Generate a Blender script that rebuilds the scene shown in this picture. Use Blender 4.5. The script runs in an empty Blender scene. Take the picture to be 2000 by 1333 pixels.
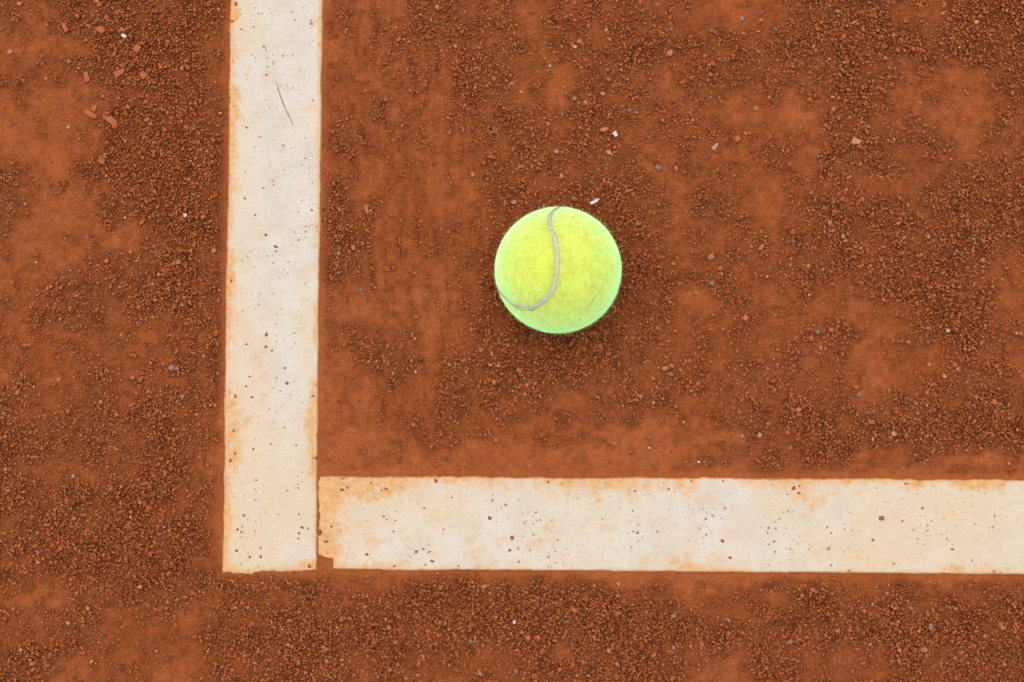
import bpy, math, random
import numpy as np

# ---------------------------------------------------------------- camera, world, sun, exposure
scene = bpy.context.scene
C = scene.collection
S = 0.0002725            # metres on the clay for one pixel of the 2000 px wide photograph
CAM_H = 1.30

def gx(px): return (px - 1000.0) * S
def gy(py): return (666.5 - py) * S

cam_data = bpy.data.cameras.new("camera")
cam_data.sensor_width = 36.0
cam_data.lens = 36.0 * CAM_H / (2000 * S)
cam_data.clip_start = 0.01
cam_data.clip_end = 50.0
cam = bpy.data.objects.new("camera", cam_data)
cam.location = (0, 0, CAM_H)
C.objects.link(cam)
scene.camera = cam

SUN_EL, SUN_AZ = math.radians(78), math.radians(-14)     # azimuth measured from +Y (top of the picture) towards +X
world = bpy.data.worlds.new("World")
scene.world = world
world.use_nodes = True
wn = world.node_tree
wn.nodes.clear()
wo = wn.nodes.new("ShaderNodeOutputWorld")
wb = wn.nodes.new("ShaderNodeBackground")
ws = wn.nodes.new("ShaderNodeTexSky")
ws.sky_type = 'NISHITA'
ws.sun_disc = False
ws.sun_elevation = SUN_EL
ws.sun_rotation = SUN_AZ
ws.air_density = 0.55
ws.dust_density = 6.0
ws.ozone_density = 0.3
wb.inputs["Strength"].default_value = 0.15
wn.links.new(ws.outputs[0], wb.inputs[0])
wn.links.new(wb.outputs[0], wo.inputs[0])

sun_data = bpy.data.lights.new("sun", 'SUN')
sun_data.energy = 0.75
sun_data.angle = math.radians(80)
sun_data.color = (1.0, 0.95, 0.88)
sun = bpy.data.objects.new("sun", sun_data)
sun.rotation_euler = (-(math.pi / 2 - SUN_EL), 0, -SUN_AZ)
C.objects.link(sun)

vs = scene.view_settings
scene.display_settings.display_device = 'sRGB'
vs.view_transform = 'Standard'
vs.look = 'None'
vs.gamma = 1.0
vs.use_curve_mapping = False
vs.exposure = 0.36
scene.cycles.use_denoising = True
scene.cycles.filter_width = 1.4
scene.cycles.max_bounces = 16
scene.cycles.diffuse_bounces = 10
scene.cycles.transmission_bounces = 12

# ---------------------------------------------------------------- helpers
rng = np.random.default_rng(11)

def noise2(x, y, scale, seed):
    """smooth value noise, 0..1; x, y in metres, scale in metres"""
    r = np.random.default_rng(seed)
    T = r.random((256, 256))
    u, v = x / scale + 37.3 + seed * 3.1, y / scale + 91.7 + seed * 1.7
    i, j = np.floor(u).astype(int), np.floor(v).astype(int)
    f, g = u - i, v - j
    f = f * f * f * (f * (f * 6 - 15) + 10); g = g * g * g * (g * (g * 6 - 15) + 10)
    a, b = T[i & 255, j & 255], T[(i + 1) & 255, j & 255]
    c, d = T[i & 255, (j + 1) & 255], T[(i + 1) & 255, (j + 1) & 255]
    return (a * (1 - f) + b * f) * (1 - g) + (c * (1 - f) + d * f) * g

def fbm(x, y, scale, seed, octv=4, gain=0.5):
    s, w, t = 0.0, 1.0, 0.0
    for k in range(octv):
        s = s + w * noise2(x, y, scale / 2 ** k, seed + k * 13)
        t += w; w *= gain
    return s / t

def sstep(a, b, x):
    t = np.clip((x - a) / (b - a), 0, 1)
    return t * t * (3 - 2 * t)

def mesh_np(name, V, F, smooth=False):
    V = np.asarray(V, np.float32); F = np.asarray(F, np.int32)
    me = bpy.data.meshes.new(name)
    n, k = F.shape
    me.vertices.add(len(V)); me.vertices.foreach_set("co", V.ravel())
    me.loops.add(n * k); me.loops.foreach_set("vertex_index", F.ravel())
    me.polygons.add(n)
    me.polygons.foreach_set("loop_start", np.arange(0, n * k, k, dtype=np.int32))
    me.polygons.foreach_set("use_smooth", np.full(n, smooth, dtype=bool))
    me.update(calc_edges=True)
    return me

def add_attr(me, name, arr, typ='FLOAT'):
    a = me.attributes.new(name, typ, 'POINT')
    arr = np.asarray(arr, np.float32)
    a.data.foreach_set('value' if typ == 'FLOAT' else ('vector' if typ == 'FLOAT_VECTOR' else 'color'), arr.ravel())

def obj(name, me, mat=None, parent=None, label=None, cat=None, group=None, kind=None):
    o = bpy.data.objects.new(name, me)
    C.objects.link(o)
    if mat is not None and me is not None and len(me.materials) == 0: me.materials.append(mat)
    if parent: o.parent = parent
    if label: o['label'] = label
    if cat: o['category'] = cat
    if group: o['group'] = group
    if kind: o['kind'] = kind
    return o

def grid_faces(nx, ny):
    i = np.arange(nx * ny).reshape(ny, nx)
    return np.stack([i[:-1, :-1], i[:-1, 1:], i[1:, 1:], i[1:, :-1]], -1).reshape(-1, 4)

class Mat:
    def __init__(self, name):
        self.m = bpy.data.materials.new(name); self.m.use_nodes = True
        self.t = self.m.node_tree; self.n = self.t.nodes; self.l = self.t.links
        self.b = self.n["Principled BSDF"]
        self.b.inputs["Roughness"].default_value = 0.95
        self.b.inputs["Specular IOR Level"].default_value = 0.15
    def node(self, typ, **kw):
        nd = self.n.new(typ)
        for k, v in kw.items(): setattr(nd, k, v)
        return nd
    def set(self, nd, key, v):
        s = nd.inputs[key]
        if hasattr(v, 'is_output') or isinstance(v, bpy.types.NodeSocket): self.l.new(v, s)
        else: s.default_value = v
    def attr(self, name, typ='GEOMETRY'):
        return self.node("ShaderNodeAttribute", attribute_name=name, attribute_type=typ)
    def pos(self):
        return self.node("ShaderNodeNewGeometry").outputs["Position"]
    def objco(self):
        return self.node("ShaderNodeTexCoord").outputs["Object"]
    def noise(self, co, scale, detail=4, rough=0.6):
        nd = self.node("ShaderNodeTexNoise"); self.set(nd, "Vector", co); self.set(nd, "Scale", scale)
        self.set(nd, "Detail", detail); self.set(nd, "Roughness", rough)
        return nd.outputs["Fac"]
    def ramp(self, fac, stops):
        nd = self.node("ShaderNodeValToRGB"); self.set(nd, "Fac", fac)
        cr = nd.color_ramp
        while len(cr.elements) < len(stops): cr.elements.new(0.5)
        for e, (p, c) in zip(cr.elements, stops):
            e.position = p; e.color = (*c, 1) if len(c) == 3 else c
        return nd.outputs["Color"]
    def math(self, op, a, b=0.0, clamp=False):
        nd = self.node("ShaderNodeMath", operation=op, use_clamp=clamp)
        self.set(nd, 0, a); self.set(nd, 1, b)
        return nd.outputs[0]
    def mix(self, fac, a, b, blend='MIX'):
        nd = self.node("ShaderNodeMix", data_type='RGBA', blend_type=blend)
        self.set(nd, 0, fac)
        for k, v in ((6, a), (7, b)):
            if isinstance(v, tuple): v = (*v, 1)[:4]
            self.set(nd, k, v)
        return nd.outputs[2]
    def bump(self, h, strength, dist):
        nd = self.node("ShaderNodeBump"); self.set(nd, "Height", h)
        self.set(nd, "Strength", strength); self.set(nd, "Distance", dist)
        self.l.new(nd.outputs[0], self.b.inputs["Normal"])
    def color(self, c):
        if isinstance(c, tuple): c = (*c, 1)
        self.set(self.b, "Base Color", c)

# ---------------------------------------------------------------- grit density, read off the photograph on a 30 x 21 grid (0 bare, 9 deep grit)
ROWS = """
6488787555 3377546666 4238886579
2268986553 3457745787 6658888688
4448985555 3447643673 6535874437
2249995553 4435644664 5242774336
3248987556 4433677655 6463787645
5367997557 3442665773 4335665687
4246997558 7332575784 7636976878
3223688558 7354776664 5556878787
3456788558 4434776685 5547888983
5666787557 2334766665 3635546995
5344577553 6644789975 5544536685
5355577552 3646777666 5555523564
7666776551 1457754565 3577666788
8766875551 1365333333 2567888899
7567753551 1111111111 3344332222
8888873553 3333333333 3333333333
7888884553 3333333333 3333333333
6689876443 3445434321 1124343233
3477657677 7899999976 4458888688
6765347899 8988988999 8889999889
8644336788 5665666888 4377568788
""".split()
DG = np.array([[int(c) for c in "".join(ROWS[r * 3:r * 3 + 3])] for r in range(21)], float)
DG = np.pad(DG, 1, mode='edge')

def density(x, y):
    """grit cover 0..1 at ground position (metres)"""
    wx = x + (fbm(x, y, .016, 5, 3) - .5) * .016
    wy = y + (fbm(x, y, .016, 9, 3) - .5) * .016
    px, py = wx / S + 1000.0, 666.5 - wy / S
    u = np.clip(px / (2000 / 30) - .5 + 1, 0, 30.999); v = np.clip(py / (1333 / 21) - .5 + 1, 0, 21.999)
    i, j = np.floor(u).astype(int), np.floor(v).astype(int)
    f, g = u - i, v - j
    f = f * f * (3 - 2 * f); g = g * g * (3 - 2 * g)
    d = (DG[j, i] * (1 - f) + DG[j, i + 1] * f) * (1 - g) + (DG[j + 1, i] * (1 - f) + DG[j + 1, i + 1] * f) * g
    out = (px < -30) | (px > 2030) | (py < -30) | (py > 1363)
    d = np.where(out, 2 + 8 * fbm(x, y, .05, 77, 3), d)
    d = d / 9.0
    n = fbm(x, y, .0095, 21, 4, .6)
    # brushed and dragged streaks: upright between the sideline and the ball, level ones elsewhere
    sv = fbm(x, y * .16, .0035, 23, 3, .6); sh = fbm(x * .25, y, .005, 27, 3, .6)
    wv = sstep(640, 700, px) * (1 - sstep(900, 1010, px)) * (1 - sstep(760, 900, py))
    wh = sstep(500, 700, py) * .5 + .25
    d = d + .40 * scuff(x, y)
    return np.clip(d + (n - .5) * (.95 - .35 * wv) + (sv - .5) * .65 * wv + (sh - .5) * .5 * wh * (1 - wv) + (fbm(x, y, .0035, 29, 2, .6) - .5) * .55, 0, 1)

SCUFFS = [(762, 610, 800, 650), (800, 650, 822, 705), (738, 690, 748, 730), (748, 730, 768, 762), (705, 240, 716, 300), (800, 120, 812, 185), (722, 480, 728, 560), (745, 205, 752, 250), (690, 300, 700, 350), (776, 470, 790, 500), (846, 60, 858, 140)]
def scuff(x, y):
    px, py = x / S + 1000.0, 666.5 - y / S
    px = px + (fbm(x, y, .005, 15, 2) - .5) * 9
    m = np.zeros_like(px)
    for a, b, c, e in SCUFFS:
        t = np.clip(((px - a) * (c - a) + (py - b) * (e - b)) / ((c - a) ** 2 + (e - b) ** 2), 0, 1)
        m = np.maximum(m, np.exp(-(((px - a - t * (c - a)) ** 2 + (py - b - t * (e - b)) ** 2) / 5.5 ** 2)))
    return m

def relief(x, y, d=None):
    """height of the clay surface (metres)"""
    if d is None: d = density(x, y)
    h = (fbm(x, y, .06, 31, 4) - .5) * .0022
    h = h + d * .0010 - scuff(x, y) * .0012
    h = h + (fbm(x + y * .12, y * .14, .006, 61, 3, .6) - .5) * .0008 * sstep(gx(640), gx(700), x) * (1 - sstep(gx(900), gx(1010), x))
    h = h + (fbm(x, y, .0034, 41, 3, .6) - .5) * .0019 * sstep(.15, .75, d)
    h = h + (fbm(x, y, .0030, 45, 2, .6) - .5) * .00045
    return h

# ---------------------------------------------------------------- line outlines (photo pixels on the clay plane)
def near_line(x, y):
    """signed pixel distance outside the two painted lines (negative inside)"""
    px, py = x / S + 1000, 666.5 - y / S
    l = 450 - 17 * py / 1120; r = 631 - 12.5 * py / 1120
    dv = np.maximum(np.maximum(l - px, px - r), py - 1118)
    t = 930 + 6 * (px - 630) / 1370; b = 1113 + 10 * (px - 650) / 1350
    dh = np.maximum(np.maximum(t - py, py - b), 622 - px)
    return np.minimum(dv, dh)

# ---------------------------------------------------------------- materials
def clay_material():
    M = Mat("red_clay")
    p = M.pos()
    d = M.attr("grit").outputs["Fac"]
    n1 = M.noise(p, 22, 5, .6)
    base = M.ramp(n1, [(.30, (.365, .098, .023)), (.50, (.425, .122, .034)), (.70, (.475, .152, .051))])
    n2 = M.noise(p, 900, 3, .7)
    base = M.mix(M.math('MULTIPLY', M.ramp(n2, [(.40, (0, 0, 0)), (.62, (1, 1, 1))]), .62), base, (.255, .064, .015))
    base = M.mix(M.math('MULTIPLY', M.ramp(M.noise(p, 240, 5, .7), [(.46, (0, 0, 0)), (.66, (1, 1, 1))]), .5), base, (.275, .071, .017))
    base = M.mix(M.math('MULTIPLY', M.ramp(M.noise(p, 1500, 2, .6), [(.60, (0, 0, 0)), (.70, (1, 1, 1))]), .6), base, (.46, .165, .072))
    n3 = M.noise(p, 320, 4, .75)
    grit = M.ramp(n3, [(.30, (.035, .010, .002)), (.5, (.085, .024, .005)), (.72, (.17, .048, .012))])  # clay under the grit painted near-black, as shade in the gaps between grains
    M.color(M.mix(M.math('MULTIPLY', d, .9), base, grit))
    h = M.math('ADD', M.math('MULTIPLY', M.noise(p, 700, 5, .75), 1.0), M.math('MULTIPLY', M.noise(p, 2200, 2, .6), .5))
    M.bump(h, 1.0, .0012)
    return M.m

def grain_material():
    M = Mat("crushed_brick_grain")
    c = M.attr("grain_colour", 'INSTANCER').outputs["Color"]
    n = M.noise(M.objco(), 2.5, 3, .6)
    M.color(M.mix(M.math('MULTIPLY', n, .5), c, (.30, .085, .025)))
    return M.m

def stone_material(name, c1, c2, dust=.35):
    M = Mat(name)
    co = M.pos()
    n = M.noise(co, 900, 4, .65)
    c = M.ramp(n, [(.32, c1), (.68, c2)])
    n2 = M.noise(co, 380, 3, .6)
    M.color(M.mix(M.math('MULTIPLY', M.ramp(n2, [(.4, (0, 0, 0)), (.62, (1, 1, 1))]), dust), c, (.33, .098, .032)))
    M.bump(n, .5, .0004)
    return M.m

def line_material():
    M = Mat("weathered_white_line")
    p = M.pos()
    st = M.attr("stain").outputs["Fac"]
    cr = M.attr("cream").outputs["Fac"]
    n0 = M.noise(p, 60, 5, .65)
    white = M.ramp(n0, [(.3, (.485, .455, .378)), (.6, (.548, .530, .470))])
    cream = M.mix(M.noise(p, 120, 4, .6), (.550, .440, .270), (.56, .480, .335))
    c = M.mix(cr, white, cream)
    c = M.mix(M.math('MULTIPLY', M.ramp(M.noise(p, 900, 4, .7), [(.38, (1, 1, 1)), (.56, (0, 0, 0))]), .30), c, (.40, .34, .25))
    c = M.mix(M.math('MULTIPLY', M.ramp(M.noise(p, 130, 5, .7), [(.56, (0, 0, 0)), (.74, (1, 1, 1))]), .55), c, (.50, .33, .16))
    nf = M.noise(p, 420, 4, .7)
    nf2 = M.noise(p, 230, 5, .75)
    sf = M.math('MULTIPLY', M.math('SUBTRACT', M.math('ADD', st, M.math('MULTIPLY', M.math('SUBTRACT', nf2, .5), 1.5)), .22), M.math('ADD', .75, M.math('MULTIPLY', nf, .7)), True)
    c = M.mix(sf, c, M.ramp(nf, [(.3, (.42, .19, .055)), (.5, (.55, .31, .115)), (.72, (.59, .40, .20))]))
    # fine clay specks ground into the surface
    for sc, thr, dens, col, amt in ((520, .36, .54, (.32, .18, .09), .75), (300, .26, .76, (.24, .10, .04), .85), (850, .42, .45, (.40, .32, .24), .6)):
        v = M.node("ShaderNodeTexVoronoi"); M.set(v, "Vector", p); M.set(v, "Scale", sc); M.set(v, "Randomness", 1.0)
        sep = M.node("ShaderNodeSeparateColor"); M.l.new(v.outputs["Color"], sep.inputs[0])
        rad = M.math('MULTIPLY', M.math('SUBTRACT', sep.outputs[0], dens), thr / (1 - dens) * 1.0)
        rad = M.math('MULTIPLY', rad, M.ramp(M.noise(p, 38, 4, .65), [(.35, (.25, .25, .25)), (.66, (1.35, 1.35, 1.35))]))
        wob = M.math('MULTIPLY', M.math('SUBTRACT', M.noise(p, 2200, 2, .6), .5), .30)
        dist = M.math('ADD', v.outputs["Distance"], wob)
        m = M.math('MULTIPLY', M.math('SUBTRACT', rad, dist), 14.0, True)
        c = M.mix(M.math('MULTIPLY', m, amt), c, col)
    c = M.mix(M.math('MULTIPLY', M.attr("edge").outputs["Fac"], .85), c, (.36, .125, .045))
    M.color(c)
    M.set(M.b, "Roughness", .8)
    M.bump(M.math('ADD', M.noise(p, 500, 4, .7), M.math('MULTIPLY', M.noise(p, 150, 2, .5), .8)), .35, .0004)
    return M.m

def felt_material(name, fibre=False):
    M = Mat(name)
    p = M.objco()
    dirt = M.attr("dirt").outputs["Fac"]
    n = M.noise(p, 260, 4, .7)
    c = M.ramp(n, [(.32, (.51, .53, .060)), (.54, (.595, .625, .097)), (.72, (.66, .72, .16))])
    if fibre:
        tint = M.attr("tint").outputs["Fac"]
        c = M.mix(tint, (.60, .95, .36), (.68, .98, .46))
    c = M.mix(M.math('MULTIPLY', dirt, .9, True), c, (.06, .10, .035))
    M.color(c)
    M.set(M.b, "Roughness", 1.0)
    M.set(M.b, "Specular IOR Level", .05)
    M.set(M.b, "Sheen Weight", 0.0)
    M.set(M.b, "Sheen Roughness", .4)
    M.set(M.b, "Sheen Tint", (.40, 1.0, .60, 1))
    if not fibre:
        M.set(M.b, "Subsurface Weight", 1.0); M.set(M.b, "Subsurface Radius", (.9, 1.0, .25)); M.set(M.b, "Subsurface Scale", .022)
        M.bump(M.noise(p, 700, 4, .8), .8, .0006)
    else:
        tr = M.node("ShaderNodeBsdfTranslucent"); M.l.new(c, tr.inputs[0])
        mx = M.node("ShaderNodeMixShader"); mx.inputs[0].default_value = .6
        M.l.new(M.b.outputs[0], mx.inputs[1]); M.l.new(tr.outputs[0], mx.inputs[2])
        last = mx.outputs[0]
    if not fibre: last = M.b.outputs[0]
    sh = M.node("ShaderNodeBsdfSheen"); sh.inputs["Color"].default_value = (.40, 1.0, .60, 1); sh.inputs["Roughness"].default_value = .45
    ad0 = M.node("ShaderNodeAddShader"); M.l.new(last, ad0.inputs[0]); M.l.new(sh.outputs[0], ad0.inputs[1])
    sh2 = M.node("ShaderNodeBsdfSheen"); sh2.inputs["Color"].default_value = (.34, .85, .46, 1); sh2.inputs["Roughness"].default_value = .6
    ad = M.node("ShaderNodeAddShader"); M.l.new(ad0.outputs[0], ad.inputs[0]); M.l.new(sh2.outputs[0], ad.inputs[1])
    M.l.new(ad.outputs[0], M.n["Material Output"].inputs["Surface"])
    return M.m

def seam_material():
    M = Mat("grey_rubber_seam")
    n = M.noise(M.objco(), 500, 4, .7)
    M.color(M.ramp(n, [(.3, (.34, .36, .28)), (.5, (.46, .49, .39)), (.75, (.58, .61, .50))]))
    M.bump(n, .5, .0004)
    return M.m

def plain(name, c, rough=.9):
    M = Mat(name); M.color(c); M.set(M.b, "Roughness", rough); return M.m

clay = clay_material(); grain_mat = grain_material(); line_mat = line_material()

# ---------------------------------------------------------------- ground
def axis(lo, hi, step, far):
    a = np.arange(lo, hi + step / 2, step)
    out, s, x = [], step, hi
    while x < far:
        s *= 1.16; x += s; out.append(x)
    neg, s, x = [], step, lo
    while x > -far:
        s *= 1.16; x -= s; neg.append(x)
    return np.array(neg[::-1] + list(a) + out)

xs = axis(-.285, .285, .00068, 2.0); ys = axis(-.195, .195, .00068, 2.0)
X, Y = np.meshgrid(xs, ys)
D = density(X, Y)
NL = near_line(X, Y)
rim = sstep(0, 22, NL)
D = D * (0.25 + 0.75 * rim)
H = relief(X, Y, D)
far = np.maximum(np.abs(X) - .285, np.abs(Y) - .195)
H = H * (1 - .7 * sstep(0, .3, far))
H = H * (.35 + .65 * rim) - .0002
PXg, PYg = X / S + 1000, 666.5 - Y / S
open_ = (PXg > 600) & (PXg < 656) & (PYg > 1030) & (PYg < 1130)
H = np.where((NL < -6) & ~open_, -.003, H)
me = mesh_np("ground", np.stack([X.ravel(), Y.ravel(), H.ravel()], 1), grid_faces(len(xs), len(ys)), True)
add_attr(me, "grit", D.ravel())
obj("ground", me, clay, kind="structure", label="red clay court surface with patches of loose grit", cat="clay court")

# ---------------------------------------------------------------- the two white lines
def blob(px, py, cx, cy, rx, ry, amt):
    return amt * np.exp(-(((px - cx) / rx) ** 2 + ((py - cy) / ry) ** 2))

def inside_poly(px, py, poly):
    c = np.zeros(px.shape, bool); n = len(poly)
    for k in range(n):
        (x1, y1), (x2, y2) = poly[k], poly[(k + 1) % n]
        if y1 == y2: continue
        c ^= ((y1 > py) != (y2 > py)) & (px < (x2 - x1) * (py - y1) / (y2 - y1) + x1)
    return c

def strip(name, along, across, pos_fn, stain_fn, chips, end_fn, wob_seed):
    """a slab along one direction: pos_fn(u, v) -> photo pixel; u runs along, v across 0..1"""
    U, V = np.meshgrid(along, across)
    px, py = pos_fn(U, V)
    x, y = gx(px), gy(py)
    e = np.minimum(V, 1 - V) * 183          # pixels from the long edges
    z = .0011 + (fbm(x, y, .03, wob_seed, 3) - .5) * .0006 + (fbm(x, y, .004, wob_seed + 5, 3) - .5) * .0003
    z = z - .0010 * (1 - sstep(0, 4.5, e)) ** 2
    end = end_fn(U)
    z = z - .0010 * (1 - sstep(0, 4.5, end)) ** 2
    for poly in chips:
        z = np.where(inside_poly(px + (fbm(x, y, .004, 3, 2) - .5) * 4, py + (fbm(x, y, .004, 8, 2) - .5) * 4, poly), -.006, z)
    # outer ring drops into the clay so the slab has real sides
    z[0, :] = z[-1, :] = -.004
    z[:, 0] = z[:, -1] = -.004
    me = mesh_np(name, np.stack([x.ravel(), y.ravel(), z.ravel()], 1), grid_faces(len(along), len(across)), True)
    add_attr(me, "stain", np.clip(stain_fn(px, py, 'stain', e), 0, 1).ravel())
    add_attr(me, "edge", (1 - sstep(.3, 3.2, np.minimum(e, np.clip(end, 0, None)))).ravel())
    add_attr(me, "cream", np.clip(stain_fn(px, py, 'cream', e), 0, 1).ravel())
    return me

ac = np.concatenate([[0, .0005], np.linspace(.003, .997, 118), [.9995, 1]])

def edge_wobble(t, seed, amp):
    return (fbm(t * S, np.zeros_like(t), .006, seed, 4, .6) - .5) * amp + (fbm(t * S, np.zeros_like(t), .03, seed + 3, 2) - .5) * amp

def v_pos(U, V):
    # U photo y, V 0 left .. 1 right
    l = 450 - 17 * U / 1120 + edge_wobble(U, 301, 5)
    r = 631 - 12.5 * U / 1120 + edge_wobble(U, 311, 3.5)
    px = l * (1 - V) + r * V
    ragged = sstep(1100, 1119, U) * (edge_wobble(px * 2.5, 321, 10) + 3 * sstep(433, 480, px) - 5 * sstep(480, 520, px))
    return px, U + ragged

def nz(px, py, sc, seed, o=4): return fbm(gx(px), gy(py), sc, seed, o, .55)

def v_stain(px, py, what, e=None):
    l = 450 - 17 * py / 1120; r = 631 - 12.5 * py / 1120
    if what == 'end': return 1119 - py
    el, er, eb = px - l, r - px, 1118 - py
    if what == 'stain':
        n = nz(px, py, .012, 51); n2 = nz(px, py, .004, 57)
        wl = 4 + 28 * np.clip(n - .25, 0, 1) * (.5 + n2)
        wr = 4 + 16 * np.clip(nz(px, py, .02, 61) - .3, 0, 1)
        s = .95 * np.exp(-(np.clip(el, 0, None) / wl) ** 1.6) + .9 * np.exp(-(np.clip(er, 0, None) / wr) ** 1.8)
        s = s + .85 * np.exp(-(np.clip(eb, 0, None) / (9 + 16 * nz(px, py, .01, 66))) ** 1.8) * (.4 + n)
        for b in ((613, 790, 14, 30, .9), (605, 830, 17, 22, .8), (612, 870, 12, 40, .9), (616, 640, 9, 30, .6), (455, 200, 14, 40, .5), (452, 320, 16, 60, .55),
                  (447, 530, 13, 40, .9), (456, 780, 22, 30, .6), (468, 830, 22, 26, .6), (455, 890, 20, 34, .75), (446, 990, 9, 60, .6), (440, 1080, 14, 18, .9), (500, 700, 22, 26, .40),
                  (522, 668, 14, 20, .42), (605, 1106, 22, 14, .8), (590, 530, 14, 12, .35), (630, 50, 9, 22, .7), (455, 20, 12, 26, .6), (520, 130, 8, 26, .25), (505, 230, 10, 40, .28),
                  (460, 230, 18, 20, .4), (480, 640, 26, 40, .18), (600, 930, 18, 30, .4)):
            s = s + blob(px, py, *b) * (.35 + 1.3 * n2)
        # the long pale scuff wiped clean
        return s + .30 * sstep(.55, .78, nz(px, py, .008, 71))
    c = .16 + .30 * (py / 1120) + .75 * (nz(px, py, .025, 81) - .5) + .30 * (1 - sstep(0, 90, el)) - .35 * blob(px, py, 560, 350, 50, 260, 1) + .25 * blob(px, py, 520, 1000, 120, 200, 1)
    return c - blob(px, py, 560, 720, 22, 120, .5)

v_chips = [[(616, 895), (640, 893), (640, 900), (617, 899)]]
al = np.concatenate([np.arange(-2600, -60, 40.), np.arange(-60, 1116, 1.55), [1117, 1118.2, 1119, 1119.1]])
court_v = obj("court_line", strip("court_line", al, ac, v_pos, v_stain, v_chips, lambda U: 1119 - U, 200), line_mat,
    label="stained white sideline strip running from the top edge of the frame down to the corner", cat="court line")

def h_pos(U, V):
    t = 930 + 6 * (U - 630) / 1370 + edge_wobble(U, 401, 6)
    b = 1113 + 10 * (U - 650) / 1350 + edge_wobble(U, 411, 4)
    py = t * (1 - V) + b * V
    ragged = (1 - sstep(622, 640, U)) * edge_wobble(py * 2, 421, 9)
    return U + ragged + (1 - sstep(622, 630, U)) * 4 * (1 - sstep(930, 945, py)), py

def h_stain(px, py, what, e=None):
    t = 930 + 6 * (px - 630) / 1370; b = 1113 + 10 * (px - 650) / 1350
    if what == 'end': return px - 621
    et, eb, el = py - t, b - py, px - 622
    if what == 'stain':
        n = nz(px, py, .012, 151); n2 = nz(px, py, .004, 157)
        wt = 4 + 28 * np.clip(nz(px, py, .03, 153, 3) - .28, 0, 1)
        s = .95 * np.exp(-(np.clip(et, 0, None) / wt) ** 1.5) + .85 * np.exp(-(np.clip(eb, 0, None) / (3 + 9 * n)) ** 1.6)
        s = s + .75 * np.exp(-(np.clip(el, 0, None) / 34) ** 1.6)
        for q in ((690, 952, 80, 24, .95), (650, 1000, 60, 90, .38), (770, 945, 50, 16, .7), (930, 945, 90, 16, .55), (1090, 945, 60, 13, .6), (1250, 950, 80, 14, .6), (1340, 945, 30, 20, .55), (1560, 960, 36, 26, .42),
                  (1585, 985, 34, 30, .30), (1910, 950, 34, 12, .8), (1680, 1085, 30, 50, .22), (1290, 1100, 50, 12, .5), (760, 1103, 60, 10, .55), (640, 1070, 24, 40, .55), (1350, 1108, 40, 8, .6),
                  (1171, 979, 10, 4, .9), (1067, 1033, 5, 5, .7), (908, 1082, 7, 6, .7), (1618, 1072, 6, 6, .6), (1586, 988, 6, 6, .6), (1860, 1070, 26, 30, .22), (1900, 1110, 90, 8, .4), (1480, 950, 60, 12, .35)):
            s = s + blob(px, py, *q) * (.35 + 1.3 * n2)
        return s + .40 * sstep(.52, .75, nz(px, py, .008, 171))
    c = .42 + .85 * (nz(px, py, .025, 181) - .5) + .55 * (1 - sstep(0, 190, el)) + .25 * sstep(1500, 1750, px) - blob(px, py, 1150, 1060, 180, 50, .25) - blob(px, py, 1370, 1000, 60, 60, .3)
    return c

h_chips = [[(606, 1087), (626, 1086), (640, 1090), (650, 1091), (651, 1126), (606, 1126)], [(606, 1034), (624, 1034), (630, 1040), (625, 1047), (606, 1047)]]
alh = np.concatenate([[621.9, 622, 622.6], np.arange(623.5, 2060, 1.55), np.arange(2060, 4600, 40.)])
court_h = obj("court_line", strip("court_line", alh, ac, h_pos, h_stain, h_chips, lambda U: U - 621, 240), line_mat,
    label="speckled white baseline strip running right from the corner to the right edge", cat="court line")

# ---------------------------------------------------------------- lumps: shared irregular stone meshes
ICO = None
def ico(sub):
    import bmesh
    bm = bmesh.new(); bmesh.ops.create_icosphere(bm, subdivisions=sub, radius=1.0)
    V = np.array([v.co[:] for v in bm.verts]); F = np.array([[v.index for v in f.verts] for f in bm.faces]); bm.free()
    return V, F
def lump_mesh(name, seed, rough=.22, block=0.0, sub=2):
    """an angular crushed-stone shape: the hull of scattered points"""
    import bmesh
    r = np.random.default_rng(seed)
    if block:
        P = np.array([(a, b, c) for a in (-1, 1) for b in (-1, 1) for c in (-1, 1)], float) * (.92, .9, .9)
        P = np.concatenate([P + r.normal(0, .24, P.shape), P * (.62, .9, 1.02) + r.normal(0, .16, P.shape), P * (1, .45, .8) + r.normal(0, .14, P.shape)])
    else:
        P = r.normal(size=(22, 3)); P /= np.linalg.norm(P, axis=1)[:, None]; P *= r.uniform(.72, 1.12, (22, 1))
    bm = bmesh.new()
    for p in P: bm.verts.new(p)
    h = bmesh.ops.convex_hull(bm, input=bm.verts)
    bmesh.ops.delete(bm, geom=[v for v in bm.verts if not v.link_faces], context='VERTS')
    me = bpy.data.meshes.new(name); bm.to_mesh(me); bm.free()
    return me

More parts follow.
